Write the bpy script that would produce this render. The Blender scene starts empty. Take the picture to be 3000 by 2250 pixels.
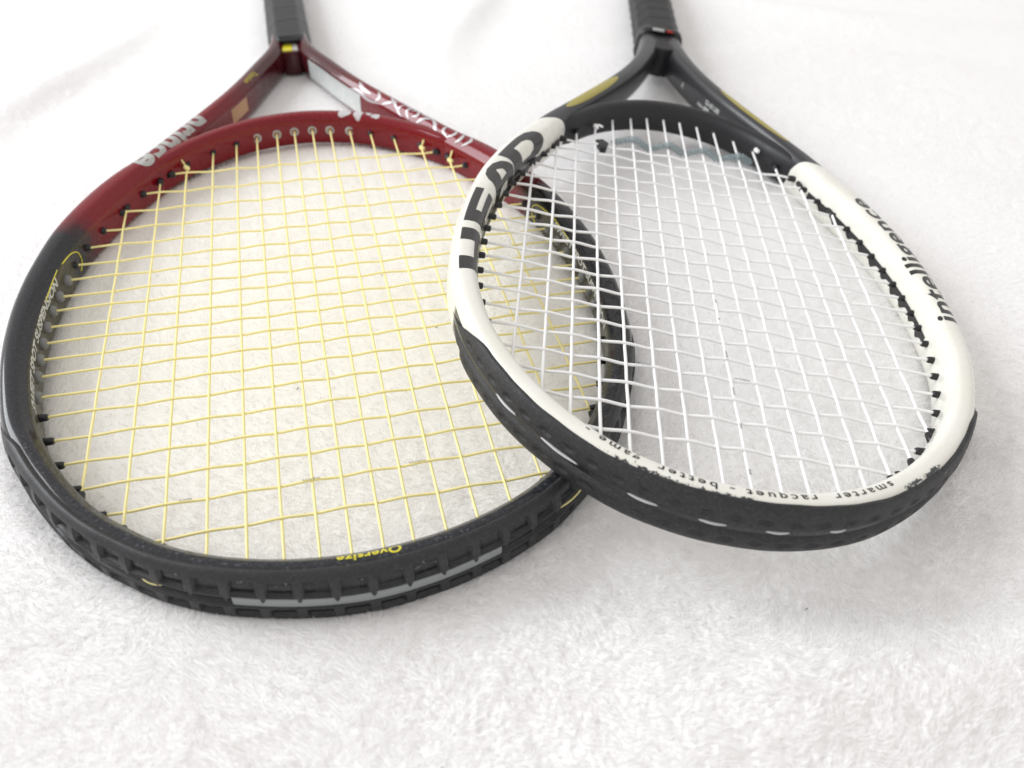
import bpy, bmesh, math, random
import numpy as np
from mathutils import Matrix, Vector

random.seed(7)
rng = np.random.default_rng(11)
scene = bpy.context.scene
COL = scene.collection

# ------------------------------------------------------------------ camera
cam_d = bpy.data.cameras.new("camera")
cam_o = bpy.data.objects.new("camera", cam_d)
COL.objects.link(cam_o)
CAM = Vector((-0.00185, -0.33462, 0.26274))
R_ = Vector((0.96783, -0.24879, 0.03744))
U_ = Vector((0.14384, 0.66925, 0.72898))
F_ = Vector((0.20642, 0.70014, -0.68351))
m = Matrix.Identity(4)
for k in range(3):
    m[k][0], m[k][1], m[k][2], m[k][3] = R_[k], U_[k], -F_[k], CAM[k]
cam_o.matrix_world = m
cam_d.sensor_fit = 'HORIZONTAL'
cam_d.sensor_width = 36.0
cam_d.lens = 0.79664 * 36.0
cam_d.clip_start = 0.01
cam_d.clip_end = 50
cam_d.dof.use_dof = True
cam_d.dof.focus_distance = 0.36
cam_d.dof.aperture_fstop = 9.0
scene.camera = cam_o

# ------------------------------------------------------------------ light: a big window to the left, a pale room around
world = bpy.data.worlds.new("World")
scene.world = world
world.use_nodes = True
bg = world.node_tree.nodes["Background"]
bg.inputs[0].default_value = (1.0, 0.972, 0.960, 1)
bg.inputs[1].default_value = 0.86

def area(name, loc, target, sx, sy, energy, color):
    d = bpy.data.lights.new(name, 'AREA')
    d.shape = 'RECTANGLE'
    d.size, d.size_y = sx, sy
    d.energy = energy
    d.color = color
    o = bpy.data.objects.new(name, d)
    COL.objects.link(o)
    o.location = loc
    o.rotation_euler = (Vector(target) - Vector(loc)).to_track_quat('-Z', 'Y').to_euler()
    return o

area("window_light", (-2.3, 1.2, 1.65), (0.05, 0.05, 0.0), 2.0, 1.7, 98.0, (0.935, 0.965, 1.0))

vs = scene.view_settings
vs.view_transform = 'Standard'
vs.look = 'None'
vs.exposure = -0.15
vs.gamma = 1.0
scene.cycles.max_bounces = 6
scene.cycles.diffuse_bounces = 4
scene.cycles.transmission_bounces = 4
scene.cycles.caustics_reflective = False
scene.cycles.caustics_refractive = False
scene.cycles.use_adaptive_sampling = True
scene.cycles.adaptive_threshold = 0.015
scene.cycles.use_denoising = True
scene.cycles.glossy_bounces = 3
scene.cycles_curves.shape = 'RIBBONS'
scene.cycles_curves.subdivisions = 1

# ------------------------------------------------------------------ materials
def mat(name, color, rough=0.5, metal=0.0, coat=0.0, spec=0.5):
    m_ = bpy.data.materials.new(name)
    m_.use_nodes = True
    b = m_.node_tree.nodes["Principled BSDF"]
    b.inputs["Base Color"].default_value = (*color, 1)
    b.inputs["Roughness"].default_value = rough
    b.inputs["Metallic"].default_value = metal
    b.inputs["Coat Weight"].default_value = coat
    b.inputs["Coat Roughness"].default_value = 0.06
    b.inputs["Specular IOR Level"].default_value = spec
    return m_

class NT:
    """small wrapper for building node trees"""
    def __init__(self, m_):
        self.t = m_.node_tree
        self.n = self.t.nodes
        self.b = self.n["Principled BSDF"]
    def new(self, typ, **kw):
        n = self.n.new(typ)
        for k_, v in kw.items():
            setattr(n, k_, v)
        return n
    def link(self, a, b):
        self.t.links.new(a, b)
    def put(self, sock, v):
        if hasattr(v, "is_output"):
            self.link(v, sock)
        else:
            sock.default_value = v
    def math(self, op, a, b=0.0, c=None, clamp=False):
        n = self.new("ShaderNodeMath", operation=op, use_clamp=clamp)
        self.put(n.inputs[0], a)
        self.put(n.inputs[1], b)
        if c is not None:
            self.put(n.inputs[2], c)
        return n.outputs[0]
    def ramp(self, v, lo, hi):
        n = self.new("ShaderNodeMapRange", interpolation_type='SMOOTHSTEP')
        self.put(n.inputs["Value"], v)
        n.inputs["From Min"].default_value = lo
        n.inputs["From Max"].default_value = hi
        return n.outputs["Result"]
    def mix(self, f, a, b):
        n = self.new("ShaderNodeMix", data_type='RGBA')
        self.put(n.inputs[0], f)
        for s, v in ((n.inputs[6], a), (n.inputs[7], b)):
            if isinstance(v, tuple):
                s.default_value = (*v, 1)
            else:
                self.link(v, s)
        return n.outputs[2]
    def noise(self, scale, detail=3.0, rough=0.6, vec=None, stretch=None):
        n = self.new("ShaderNodeTexNoise")
        n.inputs["Scale"].default_value = scale
        n.inputs["Detail"].default_value = detail
        n.inputs["Roughness"].default_value = rough
        if vec is None:
            vec = self.obj()
        if stretch:
            mp = self.new("ShaderNodeMapping")
            mp.inputs["Scale"].default_value = stretch
            self.link(vec, mp.inputs[0])
            vec = mp.outputs[0]
        self.link(vec, n.inputs["Vector"])
        return n.outputs["Fac"]
    def obj(self):
        if not hasattr(self, "_tc"):
            self._tc = self.new("ShaderNodeTexCoord")
        return self._tc.outputs["Object"]
    def uv(self):
        self.obj()
        return self._tc.outputs["UV"]
    def xyz(self, v):
        n = self.new("ShaderNodeSeparateXYZ")
        self.link(v, n.inputs[0])
        return n.outputs
    def bump(self, h, strength=0.3, dist=0.001):
        n = self.new("ShaderNodeBump")
        n.inputs["Strength"].default_value = strength
        n.inputs["Distance"].default_value = dist
        self.link(h, n.inputs["Height"])
        self.link(n.outputs[0], self.b.inputs["Normal"])

def red_frame_material():
    m_ = mat("red_black_lacquer", (0.2, 0.01, 0.015), 0.30, 0.0, 0.5, 0.12)
    t = NT(m_)
    p = t.xyz(t.obj())
    q = t.xyz(t.uv())
    y = p[1]
    wob = t.math('MULTIPLY', t.math('SUBTRACT', t.noise(60, 4), 0.5), 0.03)
    yw = t.math('ADD', y, wob)
    red = t.mix(t.ramp(t.noise(2600, 1, 0.5), 0.3, 0.75), (0.150, 0.0012, 0.006), (0.235, 0.0025, 0.009))
    maroon = (0.06, 0.006, 0.009)
    red2 = t.mix(t.ramp(y, 0.20, 0.27), red, maroon)
    black = t.mix(t.ramp(t.noise(900, 3), 0.45, 0.7), (0.012, 0.013, 0.016), (0.03, 0.031, 0.036))
    col = t.mix(t.ramp(yw, 0.062, 0.090), black, red2)
    # olive grommet panel on the inner wall of the black half
    inner = t.math('MULTIPLY', t.ramp(q[1], -0.0075, -0.0085), t.ramp(y, 0.056, 0.050))
    olive = t.mix(t.ramp(t.noise(180, 3, stretch=(1, 1, 6)), 0.35, 0.7), (0.075, 0.068, 0.045), (0.12, 0.112, 0.085))
    col = t.mix(inner, col, olive)
    # paint chips along the outer shoulder of the rim
    chipband = t.math('MULTIPLY', t.ramp(q[1], 0.0035, 0.0062), t.ramp(q[1], 0.0095, 0.007))
    cn = t.ramp(t.noise(420, 5, 0.75), 0.60, 0.64)
    chip = t.math('MULTIPLY', t.math('MULTIPLY', chipband, cn), t.ramp(y, 0.20, 0.16))
    chipcol = t.mix(t.ramp(t.noise(800, 2), 0.45, 0.55), (0.02, 0.02, 0.022), (0.62, 0.60, 0.58))
    col = t.mix(chip, col, chipcol)
    # scratched bare strip round the tip
    tip = t.math('MULTIPLY', t.math('MULTIPLY', t.ramp(y, -0.06, -0.10), t.ramp(q[1], 0.004, 0.003)), t.ramp(t.noise(700, 6, 0.8), 0.54, 0.68))
    col = t.mix(t.math('MULTIPLY', tip, 0.75), col, (0.20, 0.215, 0.235))
    t.link(col, t.b.inputs["Base Color"])
    rr = t.math('ADD', t.math('MULTIPLY', t.ramp(y, -0.06, -0.1), 0.22), t.math('ADD', 0.2, t.math('MULTIPLY', t.noise(300, 4), 0.16)))
    t.link(rr, t.b.inputs["Roughness"])
    t.link(t.math('SUBTRACT', 0.60, t.math('MULTIPLY', t.math('MAXIMUM', inner, tip), 0.55)), t.b.inputs["Coat Weight"])
    t.bump(t.math('ADD', t.math('MULTIPLY', t.noise(700, 6, 0.8), t.ramp(y, -0.06, -0.1)), chip), 0.25, 0.0004)
    return m_

def white_frame_material():
    m_ = mat("cream_black_lacquer", (0.7, 0.68, 0.58), 0.28, 0.0, 0.35)
    t = NT(m_)
    p = t.xyz(t.obj())
    q = t.xyz(t.uv())
    y = p[1]
    edge = t.math('ADD', y, t.math('MULTIPLY', q[1], 0.45))
    cream = t.mix(t.ramp(t.noise(35, 4), 0.3, 0.75), (0.785, 0.77, 0.685), (0.83, 0.825, 0.765))
    dark = t.mix(t.noise(500, 2), (0.012, 0.0125, 0.015), (0.022, 0.022, 0.026))
    isdark = t.ramp(edge, 0.1395, 0.1400)
    col = t.mix(isdark, cream, dark)
    # worn paint along the tip, next to the bumper strip
    place = t.math('MULTIPLY', t.ramp(p[0], -0.058, -0.045), t.ramp(p[0], 0.006, -0.004))
    place = t.math('MAXIMUM', place, t.math('MULTIPLY', t.ramp(p[0], 0.055, 0.062), t.ramp(p[0], 0.085, 0.075)))
    near = t.math('MULTIPLY', t.math('MULTIPLY', t.ramp(y, -0.095, -0.115), place), t.ramp(q[1], 0.0004, 0.0026))
    n1 = t.math('ADD', t.noise(300, 6, 0.8), t.math('MULTIPLY', near, 0.2))
    worn = t.math('MULTIPLY', t.ramp(n1, 0.67, 0.69), t.ramp(near, 0.02, 0.1))
    col = t.mix(worn, col, (0.022, 0.027, 0.030))
    col = t.mix(t.math('MULTIPLY', t.ramp(q[1], 0.0100, 0.0104), t.ramp(y, -0.052, -0.056)), col, (0.014, 0.014, 0.0155))
    # little dark nicks everywhere on the cream
    nick = t.math('MULTIPLY', t.ramp(t.noise(520, 3, 0.7), 0.735, 0.75), t.ramp(y, 0.06, -0.02))
    col = t.mix(nick, col, (0.05, 0.05, 0.05))
    t.link(col, t.b.inputs["Base Color"])
    t.link(t.math('ADD', t.math('ADD', 0.22, t.math('MULTIPLY', isdark, 0.18)), t.math('MULTIPLY', t.noise(200, 4), 0.12)), t.b.inputs["Roughness"])
    t.bump(t.math('ADD', t.math('MULTIPLY', worn, -0.6), t.math('MULTIPLY', t.noise(900, 3), 0.08)), 0.3, 0.0003)
    return m_

def rubber_material(name, c0, c1, rough=0.55, bump=0.35, chips=None):
    m_ = mat(name, c0, rough)
    t = NT(m_)
    n1 = t.noise(900, 6, 0.75)
    if chips:
        n1 = t.math('ADD', t.math('MULTIPLY', n1, 0.55), t.math('MULTIPLY', t.noise(1.0, 4, 0.7, vec=t.uv(), stretch=(420, 2600, 1)), 0.45))
    col = t.mix(t.ramp(n1, 0.45, 0.68), c0, c1)
    if chips:
        q = t.xyz(t.uv())
        band = t.math('MULTIPLY', t.ramp(q[1], chips[0], chips[0] + 0.0006), t.ramp(q[1], chips[1], chips[1] - 0.0006))
        c = t.math('MULTIPLY', band, t.ramp(t.noise(260, 5, 0.75, stretch=(0.6, 1, 1)), 0.66, 0.68))
        col = t.mix(c, col, chips[2])
    t.link(col, t.b.inputs["Base Color"])
    t.link(t.math('ADD', rough - 0.12, t.math('MULTIPLY', t.noise(150, 4), 0.3)), t.b.inputs["Roughness"])
    t.bump(n1, bump, 0.0005)
    return m_

def string_material(name, c0, c1, sss=0.0):
    m_ = mat(name, c0, 0.32)
    t = NT(m_)
    w = t.noise(1500, 2, 0.5)
    t.link(t.mix(w, c0, c1), t.b.inputs["Base Color"])
    t.b.inputs["Transmission Weight"].default_value = sss
    return m_

def foil_material():
    m_ = mat("silver_foil_sticker", (0.62, 0.67, 0.66), 0.3, 0.35)
    t = NT(m_)
    q = t.xyz(t.obj())
    ln = t.math('SINE', t.math('MULTIPLY', q[2], 2600.0))
    wear = t.ramp(t.noise(240, 5, 0.75), 0.48, 0.62)
    col = t.mix(t.math('MULTIPLY', t.ramp(ln, 0.3, 0.9), 0.35), (0.70, 0.75, 0.73), (0.40, 0.45, 0.44))
    t.link(t.mix(wear, col, (0.80, 0.82, 0.80)), t.b.inputs["Base Color"])
    return m_

def grip_material(name, c0, c1, rough, scale):
    m_ = mat(name, c0, rough)
    t = NT(m_)
    t.b.inputs["Specular IOR Level"].default_value = 0.28
    n1 = t.noise(scale, 4, 0.65, stretch=(1, 2.5, 1))
    n2 = t.noise(1800, 2)
    t.link(t.mix(t.ramp(n1, 0.35, 0.7), c0, c1), t.b.inputs["Base Color"])
    t.link(t.math('ADD', rough - 0.15, t.math('MULTIPLY', n1, 0.3)), t.b.inputs["Roughness"])
    t.bump(t.math('ADD', n1, t.math('MULTIPLY', n2, 0.35)), 0.5, 0.0007)
    return m_

def fleece_material(fibre):
    m_ = mat("fleece_fibre" if fibre else "white_fleece", (0.9, 0.9, 0.9), 0.9, spec=0.1)
    t = NT(m_)
    col = t.mix(t.noise(14, 3), (0.90, 0.888, 0.876), (0.93, 0.925, 0.92))
    t.link(col, t.b.inputs["Base Color"])
    if not fibre:
        t.bump(t.noise(1700, 3, 0.7), 0.28, 0.0005)
        return m_
    tr = t.new("ShaderNodeBsdfTranslucent")
    t.link(col, tr.inputs["Color"])
    mx = t.new("ShaderNodeMixShader")
    mx.inputs[0].default_value = 0.30
    t.link(t.b.outputs[0], mx.inputs[1])
    t.link(tr.outputs[0], mx.inputs[2])
    out = [n for n in t.n if n.type == 'OUTPUT_MATERIAL'][0]
    t.link(mx.outputs[0], out.inputs["Surface"])
    return m_

M = {
    'red': red_frame_material(),
    'white': white_frame_material(),
    'bumper_red': rubber_material("worn_black_nylon", (0.016, 0.0165, 0.018), (0.035, 0.036, 0.038), 0.42, 0.22),
    'bumper_white': rubber_material("scuffed_black_rubber", (0.013, 0.013, 0.0145), (0.052, 0.052, 0.054), 0.5, 0.7,
                                    chips=(0.0052, 0.0075, (0.55, 0.54, 0.49))),
    'yellow_string': string_material("yellow_string", (0.94, 0.80, 0.27), (0.95, 0.88, 0.47)),
    'white_string': string_material("white_string", (0.88, 0.88, 0.87), (0.94, 0.94, 0.935)),
    'grey_string': string_material("greyed_white_string", (0.50, 0.51, 0.52), (0.66, 0.67, 0.68)),  # greyer tone of the white string, for the loops in the bumper groove
    'black_plastic': mat("black_plastic", (0.012, 0.012, 0.013), 0.38),
    'grey_plastic': mat("grey_plastic", (0.20, 0.205, 0.20), 0.42),
    'pale_ring': mat("pale_grey_ring", (0.42, 0.41, 0.38), 0.45),
    'grey_strip': mat("grey_insert", (0.27, 0.29, 0.29), 0.5),
    'print_black': mat("black_print", (0.012, 0.012, 0.012), 0.3, coat=0.3),
    'print_grey': mat("grey_print", (0.02, 0.02, 0.022), 0.5),
    'print_silver': mat("silver_print", (0.44, 0.44, 0.42), 0.42, 0.0, 0.4),
    'print_white': mat("white_print", (0.56, 0.53, 0.54), 0.3, 0.0, 0.5),
    'print_pale': mat("pale_print", (0.58, 0.59, 0.57), 0.5),
    'print_yellow': mat("yellow_print", (0.70, 0.62, 0.03), 0.35, 0.0, 0.5),
    'gold': mat("gold_print", (0.36, 0.30, 0.035), 0.35, 0.15, 0.3),
    'tan': mat("tan_sticker", (0.52, 0.32, 0.17), 0.6),
    'foil': foil_material(),
    'grip_a': grip_material("smooth_black_overgrip", (0.010, 0.0105, 0.012), (0.024, 0.025, 0.028), 0.34, 120),
    'grip_b': grip_material("ribbed_black_overgrip", (0.011, 0.011, 0.011), (0.03, 0.03, 0.03), 0.5, 260),
    'red_tape': mat("red_tape", (0.5, 0.04, 0.02), 0.45),
    'worm': None,
    'fleece': fleece_material(False),
    'fibre': fleece_material(True),
    'backing': mat("fleece_backing", (0.92, 0.91, 0.90), 0.95, spec=0.1),
    'lint': mat("dark_lint", (0.03, 0.03, 0.03), 0.9),
}
wm = mat("clear_grey_rubber", (0.30, 0.37, 0.39), 0.35)
wm.node_tree.nodes["Principled BSDF"].inputs["Alpha"].default_value = 0.55
M['worm'] = wm

# ------------------------------------------------------------------ mesh helpers
def link(name, me, material, parent=None):
    o = bpy.data.objects.new(name, me)
    COL.objects.link(o)
    if material is not None and not me.materials:
        me.materials.append(material)
    o.parent = parent
    return o

def make_mesh(name, V, F, uv=None, smooth=True):
    me = bpy.data.meshes.new(name)
    me.from_pydata([tuple(map(float, v)) for v in V], [], [tuple(f) for f in F])
    if smooth:
        me.polygons.foreach_set("use_smooth", [True] * len(me.polygons))
    if uv is not None:
        lay = me.uv_layers.new(name="UVMap")
        idx = np.empty(len(me.loops), dtype=np.int32)
        me.loops.foreach_get("vertex_index", idx)
        lay.data.foreach_set("uv", np.asarray(uv, dtype=np.float32)[idx].ravel())
    me.update()
    return me

def grid_faces(n, mm, wrap=False, flip=False):
    F = []
    for i in range(n - 1):
        for j in range(mm if wrap else mm - 1):
            a, b = i * mm + j, i * mm + (j + 1) % mm
            c, d = a + mm, b + mm
            F.append((a, b, d, c) if not flip else (a, c, d, b))
    return F

def catmull(P, per=24, closed=False):
    P = np.asarray(P, float)
    n = len(P)
    out = []
    for i in range(n if closed else n - 1):
        if closed:
            p0, p1, p2, p3 = P[(i - 1) % n], P[i], P[(i + 1) % n], P[(i + 2) % n]
        else:
            p1, p2 = P[i], P[i + 1]
            p0 = P[i - 1] if i > 0 else 2 * p1 - p2
            p3 = P[i + 2] if i + 2 < n else 2 * p2 - p1
        d01 = max(np.linalg.norm(p1 - p0), 1e-9) ** 0.5
        d12 = max(np.linalg.norm(p2 - p1), 1e-9) ** 0.5
        d23 = max(np.linalg.norm(p3 - p2), 1e-9) ** 0.5
        t0, t1, t2, t3 = 0, d01, d01 + d12, d01 + d12 + d23
        for t in np.linspace(t1, t2, per, endpoint=False):
            A1 = (t1 - t) / (t1 - t0) * p0 + (t - t0) / (t1 - t0) * p1
            A2 = (t2 - t) / (t2 - t1) * p1 + (t - t1) / (t2 - t1) * p2
            A3 = (t3 - t) / (t3 - t2) * p2 + (t - t2) / (t3 - t2) * p3
            B1 = (t2 - t) / (t2 - t0) * A1 + (t - t0) / (t2 - t0) * A2
            B2 = (t3 - t) / (t3 - t1) * A2 + (t - t1) / (t3 - t1) * A3
            out.append((t2 - t) / (t2 - t1) * B1 + (t - t1) / (t2 - t1) * B2)
    if not closed:
        out.append(P[-1])
    return np.array(out)

def resample(P, step):
    d = np.r_[0, np.cumsum(np.linalg.norm(np.diff(P, axis=0), axis=1))]
    n = max(3, int(round(d[-1] / step)) + 1)
    s = np.linspace(0, d[-1], n)
    return np.stack([np.interp(s, d, P[:, k]) for k in range(P.shape[1])], 1), s

def smooth_pts(P, it=6, fix_ends=True):
    P = P.copy()
    for _ in range(it):
        Q = P.copy()
        Q[1:-1] = 0.25 * P[:-2] + 0.5 * P[1:-1] + 0.25 * P[2:]
        P = Q
    return P

class Tube:
    """A racket beam: an outer edge curve in the racket's plane, a width and a half height along it."""
    TH = np.linspace(-math.pi, math.pi, 49)
    def __init__(self, outer, width, half, n_in=3.2, n_out=2.8, n_low=None, n_bev=None, chamfer=None, step=0.002):
        O, s = resample(outer, step)
        O = smooth_pts(O, 10)
        t = np.gradient(O, axis=0)
        t /= np.linalg.norm(t, axis=1)[:, None]
        # path runs left handle -> tip -> right handle: outward is to the right of travel
        self.n = np.stack([t[:, 1], -t[:, 0]], 1)
        self.t = t
        self.mid = s[-1] / 2
        self.s = s - self.mid
        W = width(O) if callable(width) else np.full(len(O), width)
        Hh = half(O[:, 1]) if callable(half) else np.full(len(O), half)
        W = smooth_pts(W[:, None], 60)[:, 0]
        self.c = O - self.n * (W / 2)[:, None]
        th = self.TH
        nn = np.where(th >= 0, np.where(th > math.pi / 2, n_low or n_out, n_out), np.where(th > -math.pi / 2, n_bev or n_in, n_in))
        sx = np.sign(np.sin(th)) * np.abs(np.sin(th)) ** (2 / nn)
        cz = np.sign(np.cos(th)) * np.abs(np.cos(th)) ** (2 / nn)
        if chamfer is not None:
            # a flat bevel between the crest and the inner wall
            C, _ = resample(smooth_pts(resample(np.array(chamfer, float), 0.02)[0], 3), 0.001)
            d_ = np.linspace(0, len(C) - 1, 13).round().astype(int)
            sx[12:25], cz[12:25] = C[d_][::-1, 0], C[d_][::-1, 1]
        self.r = W[:, None] / 2 * sx[None]
        self.z = Hh[:, None] * cz[None]
        d = np.hypot(np.diff(self.r, axis=1), np.diff(self.z, axis=1))
        L = np.concatenate([np.zeros((len(O), 1)), np.cumsum(d, 1)], 1)
        self.q = L - L[:, [24]]
    def mesh(self, name):
        N, K = self.r.shape
        V = np.empty((N, K, 3))
        V[:, :, :2] = self.c[:, None] + self.n[:, None] * self.r[:, :, None]
        V[:, :, 2] = self.z
        uv = np.stack([np.repeat(self.s[:, None], K, 1), self.q], -1).reshape(-1, 2)
        return make_mesh(name, V.reshape(-1, 3), grid_faces(N, K, flip=True), uv)
    def surf(self, s, q, off=0.0):
        """points on the beam's skin at distance s along it from the tip and q round it from its crest"""
        s = np.atleast_1d(np.asarray(s, float))
        q = np.broadcast_to(np.asarray(q, float), s.shape)
        off = np.broadcast_to(np.asarray(off, float), s.shape)
        f = np.clip((s - self.s[0]) / (self.s[1] - self.s[0]), 0, len(self.s) - 1.001)
        i = f.astype(int)
        w = f - i
        def row(idx, qq):
            Q, Rr, Zz = self.q[idx], self.r[idx], self.z[idx]
            j = np.clip((Q <= qq[:, None]).sum(1) - 1, 0, Q.shape[1] - 2)
            k = np.arange(len(j))
            u = (qq - Q[k, j]) / (Q[k, j + 1] - Q[k, j] + 1e-15)
            u = np.clip(u, 0, 1)
            return Rr[k, j] * (1 - u) + Rr[k, j + 1] * u, Zz[k, j] * (1 - u) + Zz[k, j + 1] * u
        def rz(qq):
            ra, za = row(i, qq)
            rb, zb = row(i + 1, qq)
            return ra * (1 - w) + rb * w, za * (1 - w) + zb * w
        e = 3e-4
        r0, z0 = rz(q - e)
        r1, z1 = rz(q)
        r2, z2 = rz(q + e)
        tr, tz = r2 - r0, z2 - z0
        ln = np.hypot(tr, tz) + 1e-12
        nr, nz = -tz / ln, tr / ln
        c = self.c[i] * (1 - w)[:, None] + self.c[i + 1] * w[:, None]
        n = self.n[i] * (1 - w)[:, None] + self.n[i + 1] * w[:, None]
        n /= np.linalg.norm(n, axis=1)[:, None]
        out = np.empty((len(s), 3))
        out[:, :2] = c + n * (r1 + nr * off)[:, None]
        out[:, 2] = z1 + nz * off
        return out
    def s_at(self, y, side):
        h = self.s < 0 if side == 'L' else self.s > 0
        yy, ss = self.c[h, 1], self.s[h]
        o = np.argsort(yy)
        return float(np.interp(y, yy[o], ss[o]))

def flat_mesh(polys=None, text=None, size=1.0, shear=0.0, offset=0.0, spacing=1.0, maxlen=0.0012, xs=1.0):
    """2-D filled outline (letters or polygons) cut into small triangles -> (verts Nx2, faces), starting at x=0, baseline y=0"""
    if text is not None:
        cu = bpy.data.curves.new("tmp", 'FONT')
        cu.body = text
        cu.size = size
        cu.shear = shear
        cu.space_character = spacing
    else:
        cu = bpy.data.curves.new("tmp", 'CURVE')
        cu.dimensions = '2D'
        cu.fill_mode = 'BOTH'
        for P in polys:
            sp = cu.splines.new('POLY')
            sp.points.add(len(P) - 1)
            for k_, (x, y) in enumerate(P):
                sp.points[k_].co = (x * size, y * size, 0, 1)
            sp.use_cyclic_u = True
    cu.offset = offset
    cu.resolution_u = 4
    o = bpy.data.objects.new("tmp", cu)
    COL.objects.link(o)
    dg = bpy.context.evaluated_depsgraph_get()
    me = bpy.data.meshes.new_from_object(o.evaluated_get(dg))
    bm = bmesh.new()
    bm.from_mesh(me)
    bmesh.ops.triangulate(bm, faces=bm.faces[:])
    for _ in range(5):
        long_ = [e for e in bm.edges if e.calc_length() > maxlen]
        if not long_:
            break
        bmesh.ops.subdivide_edges(bm, edges=long_, cuts=1)
        bmesh.ops.triangulate(bm, faces=[f for f in bm.faces if len(f.verts) > 3])
    bm.verts.index_update()
    V = np.array([(v.co.x * xs, v.co.y) for v in bm.verts])
    F = [tuple(v.index for v in f.verts) for f in bm.faces]
    bm.free()
    bpy.data.objects.remove(o)
    bpy.data.curves.remove(cu)
    bpy.data.meshes.remove(me)
    return V, F

def wrap_print(name, tube, VF, s0, q0, sign, material, parent, off=0.00012):
    """print laid on a beam; sign +1 reads along +s with its top towards the crest's inner side, -1 the other way"""
    V, F = VF
    P = tube.surf(s0 + sign * V[:, 0], q0 - sign * V[:, 1], off)
    me = make_mesh(name, P, F if sign < 0 else [f for f in F])
    return link(name, me, material, parent)

def tube_along(P, rad, sides=8, cap=True):
    """round rod along a 3-D polyline -> V, F"""
    P = np.asarray(P, float)
    t = np.gradient(P, axis=0)
    t /= np.linalg.norm(t, axis=1)[:, None] + 1e-12
    up = np.array([0, 0, 1.0])
    a = np.cross(t, up)
    bad = np.linalg.norm(a, axis=1) < 1e-3
    a[bad] = np.array([1.0, 0, 0])
    a /= np.linalg.norm(a, axis=1)[:, None]
    b = np.cross(a, t)
    rad = np.broadcast_to(np.asarray(rad, float), (len(P),))
    ang = np.linspace(0, 2 * math.pi, sides, endpoint=False)
    V = P[:, None] + rad[:, None, None] * (np.cos(ang)[None, :, None] * a[:, None] + np.sin(ang)[None, :, None] * b[:, None])
    F = grid_faces(len(P), sides, wrap=True)
    if cap:
        F.append(tuple(range(sides)))
        F.append(tuple(len(P) * sides - 1 - k for k in range(sides)))
    return V.reshape(-1, 3), F

def barrel_mesh(name, profile, sides=14):
    """lathe round +X: profile [(x, r)]"""
    V, F = [], []
    for x, r in profile:
        for k in range(sides):
            a = 2 * math.pi * k / sides
            V.append((x, r * math.cos(a), r * math.sin(a)))
    n = len(profile)
    for i in range(n - 1):
        for k in range(sides):
            F.append((i * sides + k, i * sides + (k + 1) % sides, (i + 1) * sides + (k + 1) % sides, (i + 1) * sides + k))
    F.append(tuple(reversed(range(sides))))
    F.append(tuple((n - 1) * sides + k for k in range(sides)))
    return make_mesh(name, V, F)

def box_window(x, lo, hi, e):
    return smoothstep(x, lo - e, lo + e) * (1 - smoothstep(x, hi - e, hi + e))

def empty(name, loc=None, matrix=None):
    o = bpy.data.objects.new(name, None)
    COL.objects.link(o)
    o.empty_display_size = 0.05
    if matrix is not None:
        o.matrix_world = matrix
    else:
        o.location = loc
    return o

def smoothstep(x, a, b):
    t = np.clip((x - a) / (b - a), 0, 1)
    return t * t * (3 - 2 * t)

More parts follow.
